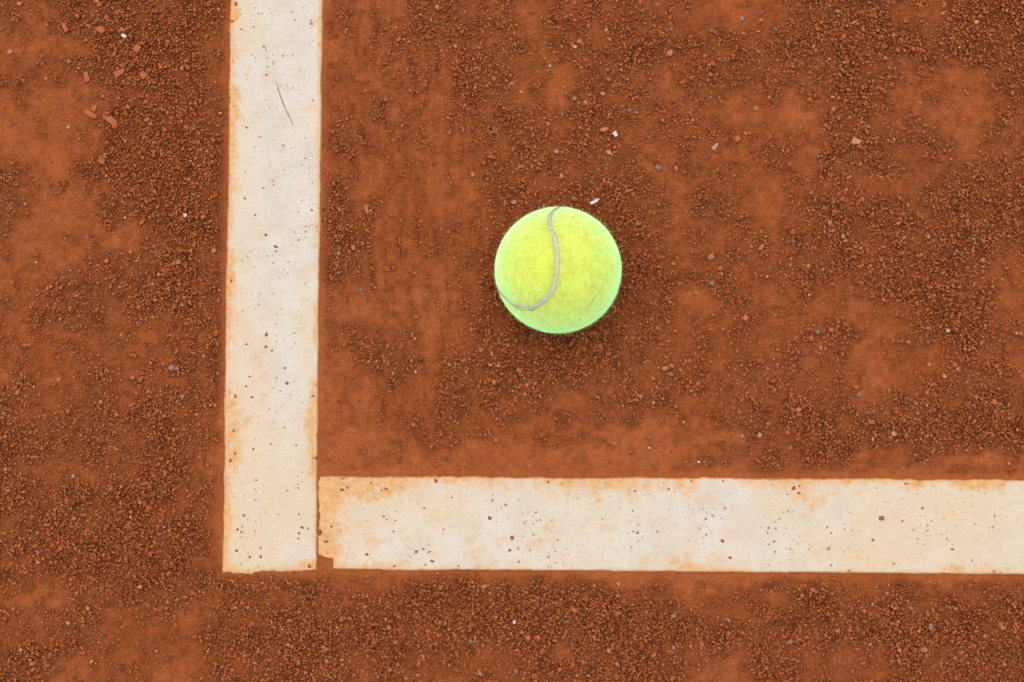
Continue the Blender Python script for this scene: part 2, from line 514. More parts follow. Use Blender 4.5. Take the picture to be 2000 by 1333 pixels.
# ---------------------------------------------------------------- dark clay specks set into the lines (parts of the lines)
speck_m = plain("dried_clay_speck", (.25, .098, .040)); speck_g = plain("grey_grit_speck", (.33, .29, .25)); scuff_m = plain("pale_scuff", (.535, .51, .455))
SP = [(520,459.5,7,6),(539,482.6,10,6),(539.7,491.7,6,5),(609,410.6,6,6),(499,420.7,4.5,5),(479,388,5,5),(515.5,368,4,4),(480,335.6,4,4),(597,310,4,4),(452.5,549,4,8),(521,654,7,9),(520,678,6,6),
(531.4,685,5,5),(560.7,749,8,7),(493,776,6,5),(460.5,774.5,6,9),(613,774,5,5),(481,755,5,5),(556,835,5,4),(457,841,4,8),(495.5,877,5,5),(579,870,4,4),(460,886,5,8),(529,867,5,4),(557,719,5,5),(488.6,736,6,3),
(482,673,5,5),(464,1034.4,6,6),(471.6,1039.4,5,5),(462.6,1075.4,6,6),(510,1087.5,6,7),(477,1007,6,6),(584,1004.5,5,5),(590,1030,8,6),(584,1041.6,6,5),(583.5,1052,5,4),(605,1106,8,8),(450.6,900,7,9),(501,938,5,4),
(488,1088,5,6),(602.6,1032,4,5),(510,1070,4,5),(612.7,895,7,3),(472,58,4,5),(461,8,6,10),(454,42,7,6),(496,54,4,4),(521,147,5,4),(515,92,5,4),(482,250,5,4),(612,197,4,4),(553,110,4,4),(571,24,3,4),
(668,956.5,9,8),(754.5,955,7,6),(745.5,957.7,5,4),(750,1009,6,4),(755.7,1015,4,4),(772.5,1017,5,3),(647.6,1028.6,5,5),(637.5,1058,12,4),(717.4,1083,8,6),(770,1106,7,5),(670,935,10,4),(769,1037.6,4,4),(679,952,6,5),
(725,944,5,4),(828.5,993,5,5),(882,972,4,4),(956.5,1012,8,9),(1000.7,1050,10,10),(996,1075,7,6),(1013,1097.7,7,5),(866,1034,5,5),(865,1042.4,4,4),(813.4,1077.6,8,7),(827,1072.6,6,5),(840,1078,11,6),(844,1096,10,9),
(831,1103.4,5,4),(851.6,939,8,10),(1071,942,6,6),(1047,1001,6,5),(1055,1016,4,4),(1244.6,1041,6,5),(1237,1038,4,4),(1284,1038,4,4),(1235,998,4,4),(1239.6,959.7,7,4),(895.5,1105,6,4),(962,978,4,6),(1089,1055,4,4),
(1549.4,953.6,9,9),(1559.5,963,7,6),(1560.5,949.6,5,4),(1722,1012,14,10),(1762,1018,5,4),(1800.7,993,6,6),(1410.4,1056.5,9,8),(1425.5,1089,7,6),(1511.6,1057.5,5,5),(1704.5,1055,6,6),(1899.5,1096,8,9),(1859,1073,8,6),
(1623,1041,4,4),(1615.4,1030,4,4),(1623,1104,4,4),(1656.6,1114.5,7,4),(1541,1093,3,3),(1792,1054,4,3),(1848.6,1052,4,4),(1769,945,8,4),(1350,940,5,5),(1539,999,4,3),(1412,939.6,4,4),(1499,1041,4,4),(1618,1072,5,5),(770,1106,5,4)]
SPG = [(554,285,9,5),(564,512,7,3),(490,492,7,3),(575,650.6,6,5),(544,1005,5,4),(562,958,7,6),(1097,947,5,8),(1921,1062.5,5,4),(596,270,5,3),(587,138,5,3),(574,172,6,2.5),(508,268,7,4)]
speck_meshes = {}
def speck(px, py, w, h, k, mat, par):
    key = (k % 5, mat.name)
    if key not in speck_meshes:
        m = lump_mesh("clay_speck", 500 + k % 5, .35, 0, 1 if True else 2); m.materials.append(mat); speck_meshes[key] = m
    o = obj("clay_speck", speck_meshes[key], None, par)
    o.location = (gx(px), gy(py), .00115)
    o.scale = (w * S * .52, h * S * .52, .0004)
    o.rotation_euler = (0, 0, (k * 1.7) % .8 - .4)
for k, (x, y, w, h) in enumerate(SP): speck(x, y, w, h, k, speck_m, court_v if x < 620 else court_h)
for k, (x, y, w, h) in enumerate(SPG): speck(x, y, w, h, k, speck_g, court_v if x < 620 else court_h)

def ribbon(name, pts, w, z, mat, par, hgt=.00012):
    """a thin raised hair-line with a rounded section"""
    P = np.array(pts, float); t = np.linspace(0, len(P) - 1, 36)
    i = np.minimum(t.astype(int), len(P) - 2); f = (t - i)[:, None]
    Q = P[i] * (1 - f) + P[i + 1] * f
    Q[1:-1] = (Q[:-2] + 2 * Q[1:-1] + Q[2:]) / 4
    T = np.gradient(Q, axis=0); T /= np.linalg.norm(T, axis=1)[:, None]
    N = np.c_[-T[:, 1], T[:, 0]]
    tap = np.sin(np.linspace(.12, math.pi - .12, 36)) ** .5 * (1 + .35 * np.sin(np.arange(36) * 2.3) * .5)
    V = []
    for a, zz in ((-1, -.5), (-.5, 1), (.5, 1), (1, -.5)):
        q = Q + N * (a * w / 2 * tap)[:, None]
        V.append(np.c_[gx(q[:, 0]), gy(q[:, 1]), z + zz * hgt + 0 * q[:, 0]])
    V = np.stack(V, 1).reshape(-1, 3)
    F = [(r * 4 + c, r * 4 + c + 1, r * 4 + c + 5, r * 4 + c + 4) for r in range(35) for c in range(3)]
    return obj(name, mesh_np(name, V, np.array(F), True), mat, par)
ribbon("scratch", [(539, 158), (546, 182), (555, 207), (566, 229), (573, 247)], 2.3, .00118, plain("brown_scratch", (.33, .19, .10)), court_v)
ribbon("scratch", [(515, 90), (519, 96), (522, 104)], 2.2, .00118, bpy.data.materials["brown_scratch"], court_v)
ribbon("scuff_mark", [(458, 110), (466, 135), (479, 160), (490, 185), (503, 214)], 5.5, .00116, scuff_m, court_v)

# ---------------------------------------------------------------- tennis ball
BR = .0335
BALL = np.array([gx(1090) * (CAM_H - BR) / CAM_H, gy(528) * (CAM_H - BR) / CAM_H, BR - .0002])
tt = np.linspace(0, 2 * np.pi, 1200, endpoint=False)
sb = .1707; sa = 1 - sb; scn = 2 * math.sqrt(sa * sb)
SC = np.c_[sa * np.cos(tt) + sb * np.cos(3 * tt), sa * np.sin(tt) - sb * np.sin(3 * tt), scn * np.sin(2 * tt)]
SC /= np.linalg.norm(SC, axis=1)[:, None]
qw, qx, qy, qz = -0.24104, 0.69362, -0.52903, -0.42534
RM = np.array([[1 - 2 * (qy * qy + qz * qz), 2 * (qx * qy - qz * qw), 2 * (qx * qz + qy * qw)], [2 * (qx * qy + qz * qw), 1 - 2 * (qx * qx + qz * qz), 2 * (qy * qz - qx * qw)], [2 * (qx * qz - qy * qw), 2 * (qy * qz + qx * qw), 1 - 2 * (qx * qx + qy * qy)]])
SC = SC @ RM.T

TR = np.array([(645,122),(605,165),(583,225),(595,310),(625,390),(643,470),(648,550),(645,640),(635,740),(605,850),(550,915),(490,965),(430,1003),(370,1000),(300,985),(250,955),(200,905)], float)
TP = np.c_[(TR[:, 0] - 665) / 559, -(TR[:, 1] - 654) / 559]
TP = np.c_[TP, np.sqrt(1 - np.minimum((TP ** 2).sum(1), .995))]
ti = np.array([int(np.argmax(SC @ p)) for p in TP]); dl = TP - SC[ti]
if ti[0] > ti[-1]: ti, dl = ti[::-1], dl[::-1]
xi = np.concatenate([[ti[0] - 70], ti, [ti[-1] + 70]]); dd_ = np.concatenate([[[0, 0, 0]], dl, [[0, 0, 0]]])
ii = np.arange(len(SC))
wrap = np.where(ii > xi[-1] + 300, ii - len(SC), ii)
dsm = np.stack([np.interp(wrap, xi, dd_[:, k], 0, 0) for k in range(3)], 1)
for _ in range(60): dsm = (np.roll(dsm, 1, 0) + 2 * dsm + np.roll(dsm, -1, 0)) / 4
SC = SC + dsm; SC /= np.linalg.norm(SC, axis=1)[:, None]
print("seam idx", ti)

def seam_dist(Pn):
    out = np.full(len(Pn), 9.0)
    for k in range(0, len(Pn), 4000):
        out[k:k + 4000] = np.sqrt(np.clip(2 - 2 * (Pn[k:k + 4000] @ SC[::2].T).max(1), 0, None))
    return out * BR

def ball_uv(zx, zy):      # position in the close-up of the ball -> unit normal
    x, y = (zx - 665) / 559, -(zy - 654) / 559
    return np.array([x, y, math.sqrt(max(.001, 1 - x * x - y * y))])
DIRT = [(795, 200, 7, 1), (1048, 308, 8, 1), (568, 187, 5, 1), (470, 175, 7, .9), (490, 150, 9, .9), (450, 155, 14, .5), (480, 130, 20, .45), (440, 140, 14, .5), (505, 140, 6, 1), (465, 185, 5, 1), (505, 252, 4, .8),
        (985, 237, 4, .9), (950, 232, 4, .8), (970, 322, 4, .8), (1090, 460, 5, .7), (945, 270, 4, .5), (680, 142, 10, .35), (848, 1102, 7, .9), (770, 1160, 4, .9), (630, 1195, 6, .8), (800, 1140, 6, .5), (650, 1055, 9, .25),
        (700, 880, 14, .22), (770, 640, 24, .12), (760, 560, 20, .12), (405, 990, 9, .8), (430, 1012, 8, .6), (1020, 860, 5, .5), (1005, 880, 5, .5), (985, 905, 5, .6), (962, 932, 6, .9), (945, 955, 6, .8), (925, 980, 5, .6), (905, 1000, 5, .4),
        (885, 1030, 4, .4), (170, 860, 10, .3), (225, 925, 9, .35), (990, 350, 4, .4), (1010, 200, 10, .25), (415, 180, 8, .4), (520, 120, 8, .6)]
DN = np.array([ball_uv(a, b) for a, b, _, _ in DIRT]); DR = np.array([c / 559 for _, _, c, _ in DIRT]); DA = np.array([d for _, _, _, d in DIRT])
def dirt_of(Pn):
    d2 = 2 - 2 * np.clip(Pn @ DN.T, -1, 1)
    return np.clip((DA * np.exp(-(d2 / (DR * 1.7) ** 2))).sum(1), 0, 1)

def sphere_pts(n):
    # quad sphere: even vertex spacing
    g = np.tan(np.linspace(-math.pi / 4, math.pi / 4, n))
    A, B = np.meshgrid(g, g); o = np.ones_like(A)
    V, F, off = [], [], 0
    base = grid_faces(n, n)
    for f in ((A, B, o), (-A, B, -o), (o, A, B), (-o, -A, B), (B, o, A), (B, -o, -A)):
        P = np.stack([q.ravel() for q in f], 1); P /= np.linalg.norm(P, axis=1)[:, None]
        V.append(P); F.append(base + off); off += n * n
    V = np.concatenate(V); F = np.concatenate(F)
    key = np.round(V * 1e6).astype(np.int64)
    _, idx, inv = np.unique(key, axis=0, return_index=True, return_inverse=True)
    return V[idx], inv.ravel()[F]

ball = obj("tennis_ball", None, label="fluorescent yellow felt tennis ball with a grey curved seam lying on the clay", cat="tennis ball")
ball.location = BALL
Pn, Fq = sphere_pts(150)
sd = seam_dist(Pn)
rad = BR - .0008 - .0010 * (1 - sstep(.0006, .0013, sd)) + (fbm(Pn[:, 0] + Pn[:, 2] * .7, Pn[:, 1] - Pn[:, 2] * .3, .12, 91, 4, .6) - .5) * .0006
me = mesh_np("felt", Pn * rad[:, None], Fq, True)
add_attr(me, "dirt", dirt_of(Pn))
obj("felt", me, felt_material("yellow_felt"), ball)
# seam: a rubber band lying in the groove
K = 600; Sq = SC[::2]; T = np.roll(Sq, -1, 0) - np.roll(Sq, 1, 0); T /= np.linalg.norm(T, axis=1)[:, None]
Bn = np.cross(Sq, T)
wv = .00098 * (1 + .22 * np.sin(np.arange(K) * .37) * np.sin(np.arange(K) * .11 + 1))
wv = wv * np.where((Sq[:, 0] < -.41) & (Sq[:, 1] < -.4) & (Sq[:, 2] > -.1), np.clip(.5 - (-.41 - Sq[:, 0]) * 1.0, .12, .5), 1.0)
V = []
for a, hh in ((-1.1, -.0016), (-.9, -.0007), (-.4, -.0004), (.4, -.0004), (.9, -.0007), (1.1, -.0016)):
    V.append(Sq * (BR + hh) + Bn * (wv * a)[:, None])
V = np.stack(V, 1).reshape(-1, 3)
F = [(r * 6 + c, r * 6 + c + 1, ((r + 1) % K) * 6 + c + 1, ((r + 1) % K) * 6 + c) for r in range(K) for c in range(5)]
obj("seam", mesh_np("seam", V, np.array(F), True), seam_material(), ball)
# felt fibres: short curled nap all over, a few long stray hairs
NF = 14000
Q = rng.normal(size=(NF, 3)); Q /= np.linalg.norm(Q, axis=1)[:, None]
Q = Q[(Q[:, 2] > -.75)]
sdq = seam_dist(Q)
Q = Q[sdq > .0005 + rng.random(len(Q)) * .0006]
n = len(Q)
t1 = np.cross(Q, rng.normal(size=(n, 3))); t1 /= np.linalg.norm(t1, axis=1)[:, None]
t2 = np.cross(Q, t1)
L = (.0013 + .0013 * rng.random(n) ** 2)[:, None]; stray = rng.random(n) < .05; L[stray] *= 1.75
lift = (.12 + .75 * rng.random(n) ** 2)[:, None]
lift[stray] = .75
curl = rng.normal(size=(n, 1)) * 1.0
ring, SEG = [], 3
w = (.000028 + .000022 * rng.random(n))[:, None]
pt = Q * (BR - .0009)
path = [pt]
for s in range(SEG):
    ang = curl * (s + .5) / SEG * 1.5
    dirv = (t1 * np.cos(ang) + t2 * np.sin(ang)) * (1 - lift * .8) + Q * lift * (1.25 - .35 * s)
    path.append(path[-1] + dirv * L / SEG)
for s, p in enumerate(path):
    ww = w * (1 - .55 * s / SEG)
    for k in range(3):
        a = k * 2 * math.pi / 3
        ring.append(p + (Q * math.cos(a) + t2 * math.sin(a)) * ww)
V = np.stack(ring, 1).reshape(-1, 3)
per = (SEG + 1) * 3
tmpl = np.array([(s * 3 + k, s * 3 + (k + 1) % 3, (s + 1) * 3 + (k + 1) % 3, (s + 1) * 3 + k) for s in range(SEG) for k in range(3)])
F = (np.arange(n) * per)[:, None, None] + tmpl[None]
me = mesh_np("nap", V, F.reshape(-1, 4), True)
add_attr(me, "dirt", np.repeat(dirt_of(Q), per)); add_attr(me, "tint", np.repeat(rng.random(n), per))
obj("nap", me, felt_material("yellow_felt_fibre", True), ball, kind="stuff")
# long stray hairs at the lower right rim
def hair(name, pts, w, mat, par=None, **kw):
    P = np.array(pts, float); m = 40; t = np.linspace(0, len(P) - 1, m)
    i = np.minimum(t.astype(int), len(P) - 2); f = (t - i)[:, None]
    Qh = P[i] * (1 - f) + P[i + 1] * f
    for _ in range(6): Qh[1:-1] = (Qh[:-2] + 2 * Qh[1:-1] + Qh[2:]) / 4
    Tn = np.gradient(Qh, axis=0); Tn /= np.linalg.norm(Tn, axis=1)[:, None]
    n1 = np.cross(Tn, [0.1, 0.2, 1.0]); n1 /= np.linalg.norm(n1, axis=1)[:, None]; n2 = np.cross(Tn, n1)
    V = np.stack([Qh + (n1 * math.cos(k * math.pi / 2) + n2 * math.sin(k * math.pi / 2)) * w for k in range(4)], 1).reshape(-1, 3)
    F = [(r * 4 + k, r * 4 + (k + 1) % 4, (r + 1) * 4 + (k + 1) % 4, (r + 1) * 4 + k) for r in range(m - 1) for k in range(4)]
    return obj(name, mesh_np(name, V, np.array(F), True), mat, par, **kw)
hm = plain("pale_hair", (.75, .62, .38))
def bz(zx, zy, z):        # ball close-up pixel -> ball-local metres
    return ((zx - 665) / 559 * BR, -(zy - 654) / 559 * BR, z)
hair("stray_fibre", [bz(1120, 955, -.004), bz(1150, 965, -.003), bz(1168, 985, -.003), bz(1165, 1010, -.004), bz(1150, 1022, -.006)], .00009, hm, ball)
hair("stray_fibre", [bz(1195, 460, -.004), bz(1215, 445, -.002), bz(1232, 440, -.003)], .00008, hm, ball)
hair("stray_fibre", [bz(850, 1190, -.006), bz(885, 1210, -.005), bz(915, 1232, -.008)], .00008, hm, ball)
hair("stray_fibre", [bz(1060, 1045, -.005), bz(1090, 1052, -.005), bz(1120, 1060, -.007)], .00008, hm, ball)

# ---------------------------------------------------------------- individual pebbles and brick chips lying on the clay
TERRA = stone_material("terracotta_chip", (.31, .092, .033), (.37, .125, .052), .6)
PINK = stone_material("pink_brick_lump", (.36, .125, .058), (.43, .175, .095), .4)
GREY = stone_material("grey_pebble", (.215, .135, .088), (.295, .195, .138), .5)
DARK = stone_material("dark_pebble", (.13, .095, .070), (.23, .17, .125), .30)
TAN = stone_material("tan_pebble", (.37, .19, .105), (.45, .27, .17), .40)
WHITE = stone_material("white_chip", (.50, .43, .37), (.62, .58, .54), .10)
MATS = dict(t=TERRA, p=PINK, g=GREY, d=DARK, n=TAN, w=WHITE)
# x, y, length, width (photo pixels), angle (degrees, clockwise from +x on the photo), kind, shape (r rounded, b blocky)
PB = """235 142.6 20 11 -35 t b|170.6 152 18 11 80 t b|280.5 148.5 14 9 -45 t b|177.5 224 25 9 35 t b|216 233.6 32 11 56 t b|209 35.6 15 13 0 t r|129 56 16 9 80 t b|267 96 14 10 40 t b|195 10 10 10 0 t r|198 59 20 15 10 t r
241 59 11 7 20 t b|243.5 71 9 7 40 w b|20 102 13 11 0 n r|201 189 11 8 10 t r|199 315 14 13 0 t r|185 211 12 9 -60 t b|109 209 9 8 0 g r|134 249 9 10 0 n r|251 210 10 9 0 g r|295 243 9 8 0 t r|363 421 13 8 70 w r|355 429 9 8 0 g r
50 399 6 6 0 n r|92 50 8 7 0 t r|38 8 9 7 30 n r|254 155 12 10 0 t r|277 86 12 10 0 t r|349 512.6 13 12 0 g r|335 718 15 13 60 g r|346 720 9 7 0 g r|356 717 8 6 0 d r|71 513 5 5 0 w r|237 654.5 7 7 0 n r|357 775 11 9 -30 g r
356 595 8 7 0 d r|302 482 9 7 0 g r|88 813 9 8 0 g r|322 813 9 8 0 g r|150 578.6 8 7 0 p r|418 489.5 10 10 0 p r|426 730 9 9 0 p r|361 582 11 9 30 p r|299 620 9 7 0 p r|115 742 13 8 -30 p r|198 785 8 8 0 p r|7 808 11 9 0 g r
427 589 5 6 0 n r|143.5 930.5 9 9 0 n r|12.6 918 8 7 0 n r|41.5 925 7 6 0 t r|75 1041 11 9 20 g r|61 1036 9 7 0 g r|76 1099 9 8 0 p r|75 1079 9 9 0 t r|17 958 9 7 0 g r|352 1142.6 9 7 0 t r|563 1138.6 9 7 40 p r|583 1294 10 8 -40 d r
638 1292 9 9 0 g r|637 1267 9 8 0 g r|645 1214 11 9 0 p r|93 1300 10 9 0 g r|63 1297 10 9 0 g r|41.5 1269 10 9 0 n r|179.5 1292 10 6 -40 n r|134.6 1217 11 9 0 n r|199 1240.6 9 8 0 d r
1132 82 13 12 0 p r|1149 52 10 9 0 d r|1308 104 18 13 -30 p b|1310 58.6 9 8 0 g r|1303 62 9 7 40 d r|1184 59.6 8 8 0 n r|965 155 10 10 0 g r|999 163.5 11 8 -20 g r|983 100 8 7 0 t r|1070 139 9 7 0 g r|1074 129 5 5 0 w r|1018 180 7 4 10 n b
1122 192.6 8 9 0 g r|1143 201.6 11 9 20 n r|1121.6 172.5 7 8 0 g r|1229.5 216 11 9 0 d r|1243 221 9 8 -30 g r|1177.6 184 10 7 0 n r|1202 263.6 9 8 50 w b|1096.5 345 13 9 65 n r|1285 328 12 7 50 d b|1320 330 11 11 0 p r|1189 298 12 9 30 n r
1154 357 10 8 0 d r|1191 360 9 9 30 n r|1004 396 12 10 0 n r|1038.6 325 12 8 70 t r|1019 325.6 9 7 0 t r|1216 426 9 9 0 t r|1244.6 439 10 8 0 g r|1244.6 350 7 7 0 d r|1070 243 9 8 0 p r|1087 296.5 11 9 0 n r|1032 301.5 8 8 0 t r
1229.5 372.5 14 5 -5 t b|1105.6 33.5 9 7 0 g r|1122 7 11 9 0 t r|1186 137 9 7 0 d r|1213 179 8 8 0 t r|1226 117 9 9 0 t r|1255 22 11 8 0 d r
1448 37.5 12 12 0 g r|1486 40 8 7 0 p r|1635 23.5 14 9 30 g r|1538 85 10 10 40 g r|1514 58.6 10 8 40 d r|1593 100.5 12 9 -30 g r|1667 44.6 6 6 0 n r|1744 70 11 8 -15 g r|1620.5 116 4 4 0 w r|1476 213 12 10 20 p r|1626.5 214 12 10 30 p b
1695 248 11 8 0 d r|1672 277 16 12 10 n b|1803 259 9 8 20 g r|1797 201 9 9 0 g r|1745 273 7 7 0 n r|1889 182.6 8 8 0 t r|1397 286 14 7 -35 n b|1455.6 198 12 7 30 t r|1888 432 9 9 0 p r|1683 390 12 10 0 t r|1841 27 9 8 0 p r
1388.6 501 18 17 40 p b|1486 483 18 13 -40 p b|1467 482 9 8 0 g r|1486 453 10 8 0 t r|1495 462 7 6 0 g r|1494 472 8 6 0 g r|1549 472 11 9 40 d r|1626.5 452 9 8 0 g r|1645 463 11 11 0 g r|1764 465 9 8 -40 g r|1812 463.5 10 9 0 n r
1899.5 468.5 11 10 0 g r|1726 483.5 7 7 0 g r|1578 520 11 11 0 p b|1390 553 12 10 0 d r|1579.6 577 8 8 0 n r|1359.5 573 8 8 0 n r|1454 622.6 17 14 20 p b|1596 649 12 10 -50 d r|1812 641 9 8 0 g r|1993 652 8 8 0 n r|1499 721 8 7 30 n r
1815 713 8 9 0 n r|1869 721 9 7 60 n r|1844 735 9 8 0 n r|1677 772 13 10 0 g r|1737 762 7 9 0 g r|1905.5 776 10 9 40 g r|1809 792 7 7 0 n r|1559.5 800 15 10 -10 p b|1698.5 825 13 8 80 g r|1693.5 807 11 9 0 d r|1621.5 845 8 7 0 g r
1703.5 859 8 8 0 n r|1745 847 10 10 0 n r|1769.5 851 10 9 -20 g r|1975 849 8 7 0 n r|1543 875.5 10 8 0 g r|1482.5 850 13 11 0 n r|1449 852 10 9 0 g r|1603 679.5 8 9 0 n r|1811 669.5 8 10 0 d r
1365 903 6 5 0 w r|1762 915 8 7 0 d r|1586 1151 12 9 0 t r|1904.5 1134.5 11 9 0 t r|1422 1211.6 14 10 30 g r|1543 1253.5 12 11 0 g r|1816 1225 16 13 10 d r|1804 1268.5 14 11 0 g r|1635 1232 13 11 40 p r|1698.5 1258.5 11 8 -40 n r
1779 1188 10 7 30 g r|1755.5 1270 12 9 -30 p r|1960 1297 8 8 0 g r|1837.5 1297 9 8 0 p r|1544 1325.5 10 8 0 g r|1031 1247 14 12 0 p b|1004 1215 9 8 40 w r|1018.5 1234 9 8 0 g r|919.6 1253.5 13 11 -30 d r|945 1146 14 9 -10 n r
1315 1203 12 9 0 g r|1315 1265 10 10 0 g r|1189 1270 9 9 60 n r|938 1315.5 9 10 0 n r|1022 1325.5 9 8 0 p r|816 1319 8 8 0 p r|1208 1141 8 7 -40 n r|848 1181 5 4 0 w r|1072 1247 4 4 0 w r|1105.6 1215 11 9 0 d r|772 1255 10 8 0 g r
1008 1312 12 10 0 d r|878 712 7 7 0 g r|812 727 6 6 0 w r|958 714 9 8 0 n r|973 715 8 7 0 n r|1298 720 18 10 20 p b|1310 731 11 8 40 d r|1252 774 12 10 60 p b|1268 875.5 6 6 0 w r|1201 867 18 10 15 t r|968 860 13 8 15 t r
1077 681 9 8 0 t r|695 701 9 9 0 t r|1315 595 6 6 0 n r|1260 498.6 8 7 0 t r|690 485 12 11 0 p r|705 566 9 8 30 d r|717 411 18 8 80 t b|1286 929 8 6 30 g r""".replace("\n", "|").split("|")
WORDS = dict(t=("terracotta", "brick_chip", "chip"), p=("pinkish", "brick_lump", "lump"), g=("grey", "pebble", "pebble"), d=("dark brown", "pebble", "pebble"), n=("tan", "pebble", "pebble"), w=("white", "stone_chip", "chip"))
NAMES = dict(t="brick_chip", p="brick_lump", g="grey_pebble", d="dark_pebble", n="tan_pebble", w="white_chip")
ORD = "first second third fourth fifth sixth seventh eighth ninth tenth eleventh twelfth thirteenth fourteenth fifteenth sixteenth seventeenth eighteenth nineteenth twentieth".split()
ZONES = dict(L=("left of the vertical line", "the top"), B=("below the horizontal line", "the left"), C=("above the ball", "the ball"),
             U=("in the upper right", "the corner"), R=("right of the ball", "the ball"), D=("between ball and horizontal line", "the ball"), W=("between vertical line and ball", "the line"))
def zone(x, y):
    if y > 1112: return 'B'
    if x < 440: return 'L'
    if x < 960: return 'W'
    if x < 1335 and y < 528: return 'C'
    if y > 660 and x < 1420: return 'D'
    if y < 330: return 'U'
    return 'R'
def zkey(z, x, y):
    if z == 'L': return y
    if z == 'B': return x
    if z == 'U': return math.hypot(2000 - x, y)
    if z == 'W': return x
    return math.hypot(x - 1090, y - 528)
PEB = []
for e in PB:
    a = e.split()
    if len(a) == 7: PEB.append([float(v) for v in a[:5]] + a[5:])
HAND = {(235, 142.6): "thick blocky brick chip lying slanted, upper left corner of the clay", (216, 233.6): "longest orange brick splinter, left of the vertical white line",
        (177.5, 224): "slim brick splinter just left of the longest splinter", (243.5, 71): "bright white stone chip among brick grit, upper left",
        (335, 718): "large pale grey pebble left of the vertical line, level with the ball's lower side", (1202, 263.6): "bright white stone chip on the clay above the ball",
        (1388.6, 501): "large pinkish brick lump nearest the ball on its right", (1486, 483): "large slanted pinkish brick lump with small grey pebbles beside it",
        (1454, 622.6): "star-shaped pinkish brick lump with dark grit under it, right of the ball", (1308, 104): "large pinkish brick lump in the grit at top centre right",
        (1031, 1247): "large pinkish brick lump in the grit below the horizontal line", (1816, 1225): "large dark purplish pebble in the lower right grit",
        (1298, 720): "flat pinkish brick lump below and right of the ball", (1286, 929): "small grey pebble lying against the top edge of the horizontal line",
        (170.6, 152): "upright blocky brick chip left of the thick slanted one", (717, 411): "upright thin brick chip just right of the vertical line"}
from collections import defaultdict
buckets = defaultdict(list)
for p in PEB:
    if (p[0], p[1]) not in HAND: buckets[(p[5], zone(p[0], p[1]))].append(p)
LAB = {}
for (k, z), lst in buckets.items():
    lst.sort(key=lambda p: zkey(z, p[0], p[1]))
    for i, p in enumerate(lst):
        zw, ref = ZONES[z]
        look = ("blocky " if p[6] == 'b' else "rounded ") + WORDS[k][0] + " " + WORDS[k][2]
        if len(lst) == 1: LAB[(p[0], p[1])] = (f"{look}, the only {WORDS[k][0]} one {zw}", None)
        else: LAB[(p[0], p[1])] = (f"{look} {zw}, {ORD[i]} {WORDS[k][0]} one from {ref}", None)
stone_meshes = {}
for n_, p in enumerate(PEB):
    x, y, ln, wd, ang, k, shp = p
    key = (k, shp, n_ % 5)
    if key not in stone_meshes:
        m = lump_mesh(NAMES[k], 700 + n_ % 5 + (50 if shp == 'b' else 0), .10 if shp == 'r' else .12, .55 if shp == 'b' and k != 'p' else 0, 2)
        m.materials.append(MATS[k]); stone_meshes[key] = m
    lab = HAND.get((x, y)); grp = None
    if lab is None: lab, grp = LAB[(x, y)]
    o = obj(NAMES[k], stone_meshes[key], None, None, lab, {"chip": "brick chip", "lump": "brick lump", "pebble": "pebble"}[WORDS[k][2]] if k != 'w' else "stone chip",
            grp or "loose stones on the clay")
    X0, Y0 = np.array([gx(x)]), np.array([gy(y)])
    hz = min(wd, ln) * S * (.42 if shp == 'b' else .46)
    o.scale = (ln * S * .51, wd * S * .51, hz)
    o.location = (X0[0], Y0[0], float(relief(X0, Y0)[0]) + hz * .45 + (0.0006 if float(density(X0, Y0)[0]) > .5 else 0))
    o.rotation_euler = (0, 0, -math.radians(ang) + (n_ % 7) * .05)

# white bit of down beside the ball
down = obj("down_tuft", None, label="tiny white downy tuft on the clay just above the ball", cat="feather")
down.location = (gx(1159), gy(396), .0024)
wm = plain("white_down", (.82, .78, .76))
lm = lump_mesh("tuft", 931, .4, 0, 2); lm.materials.append(wm)
o = obj("tuft", lm, None, down); o.scale = (.0016, .0011, .0010); o.rotation_euler = (0, 0, .4); o.location = (-.0005, -.0001, 0)
for k, (a, l) in enumerate(((.55, 11), (.35, 13), (.15, 9), (.75, 8))):
    hair("barb", [(0, 0, 0), (math.cos(a) * l * S * .5, math.sin(a) * l * S * .5, .0006), (math.cos(a + .2) * l * S, math.sin(a + .2) * l * S, .0002)], .00022, wm, down)

# ---------------------------------------------------------------- loose grit: tens of thousands of crushed brick grains
def scatter(n, x0, x1, y0, y1, thr, size, seed, spread=.38, lift=.5, big=None):
    r = np.random.default_rng(seed)
    x = r.uniform(x0, x1, n); y = r.uniform(y0, y1, n)
    d = density(x, y); nl = near_line(x, y)
    edge = sstep(2, 26, nl + (fbm(x, y, .01, 17, 3) - .5) * 26)
    keep = (r.random(n) < thr(d) * edge) & (nl > 2)
    bx = np.hypot(x - BALL[0], y - BALL[1])
    keep &= bx > .006
    x, y, d = x[keep], y[keep], d[keep]
    s = size * np.exp(r.normal(0, spread, len(x)))
    z = relief(x, y, d * (0.25 + 0.75 * sstep(0, 22, near_line(x, y)))) - .0002 + s * (.35 + lift * r.random(len(x)) * d)
    return x, y, z, s, d
fx0, fx1, fy0, fy1 = -.285, .285, -.195, .195
ox = .14
sets = [scatter(300000, fx0, fx1, fy0, fy1, lambda d: sstep(.25, .95, d), .00037, 1, .34, 3.2),
        scatter(240000, fx0, fx1, fy0, fy1, lambda d: .17 + .5 * sstep(.05, .45, d) * (1 - .8 * sstep(.5, .85, d)), .00019, 2, .36, 1.0),
        scatter(7000, fx0, fx1, fy0, fy1, lambda d: .05 + .9 * sstep(.35, .9, d), .00058, 3, .25, 1.2)]
o1 = scatter(90000, fx0 - ox, fx1 + ox, fy0 - ox, fy1 + ox, lambda d: sstep(.28, .92, d), .00062, 4, .36, 1.5)
outm = (o1[0] < fx0) | (o1[0] > fx1) | (o1[1] < fy0) | (o1[1] > fy1)
sets.append(tuple(a[outm] for a in o1))
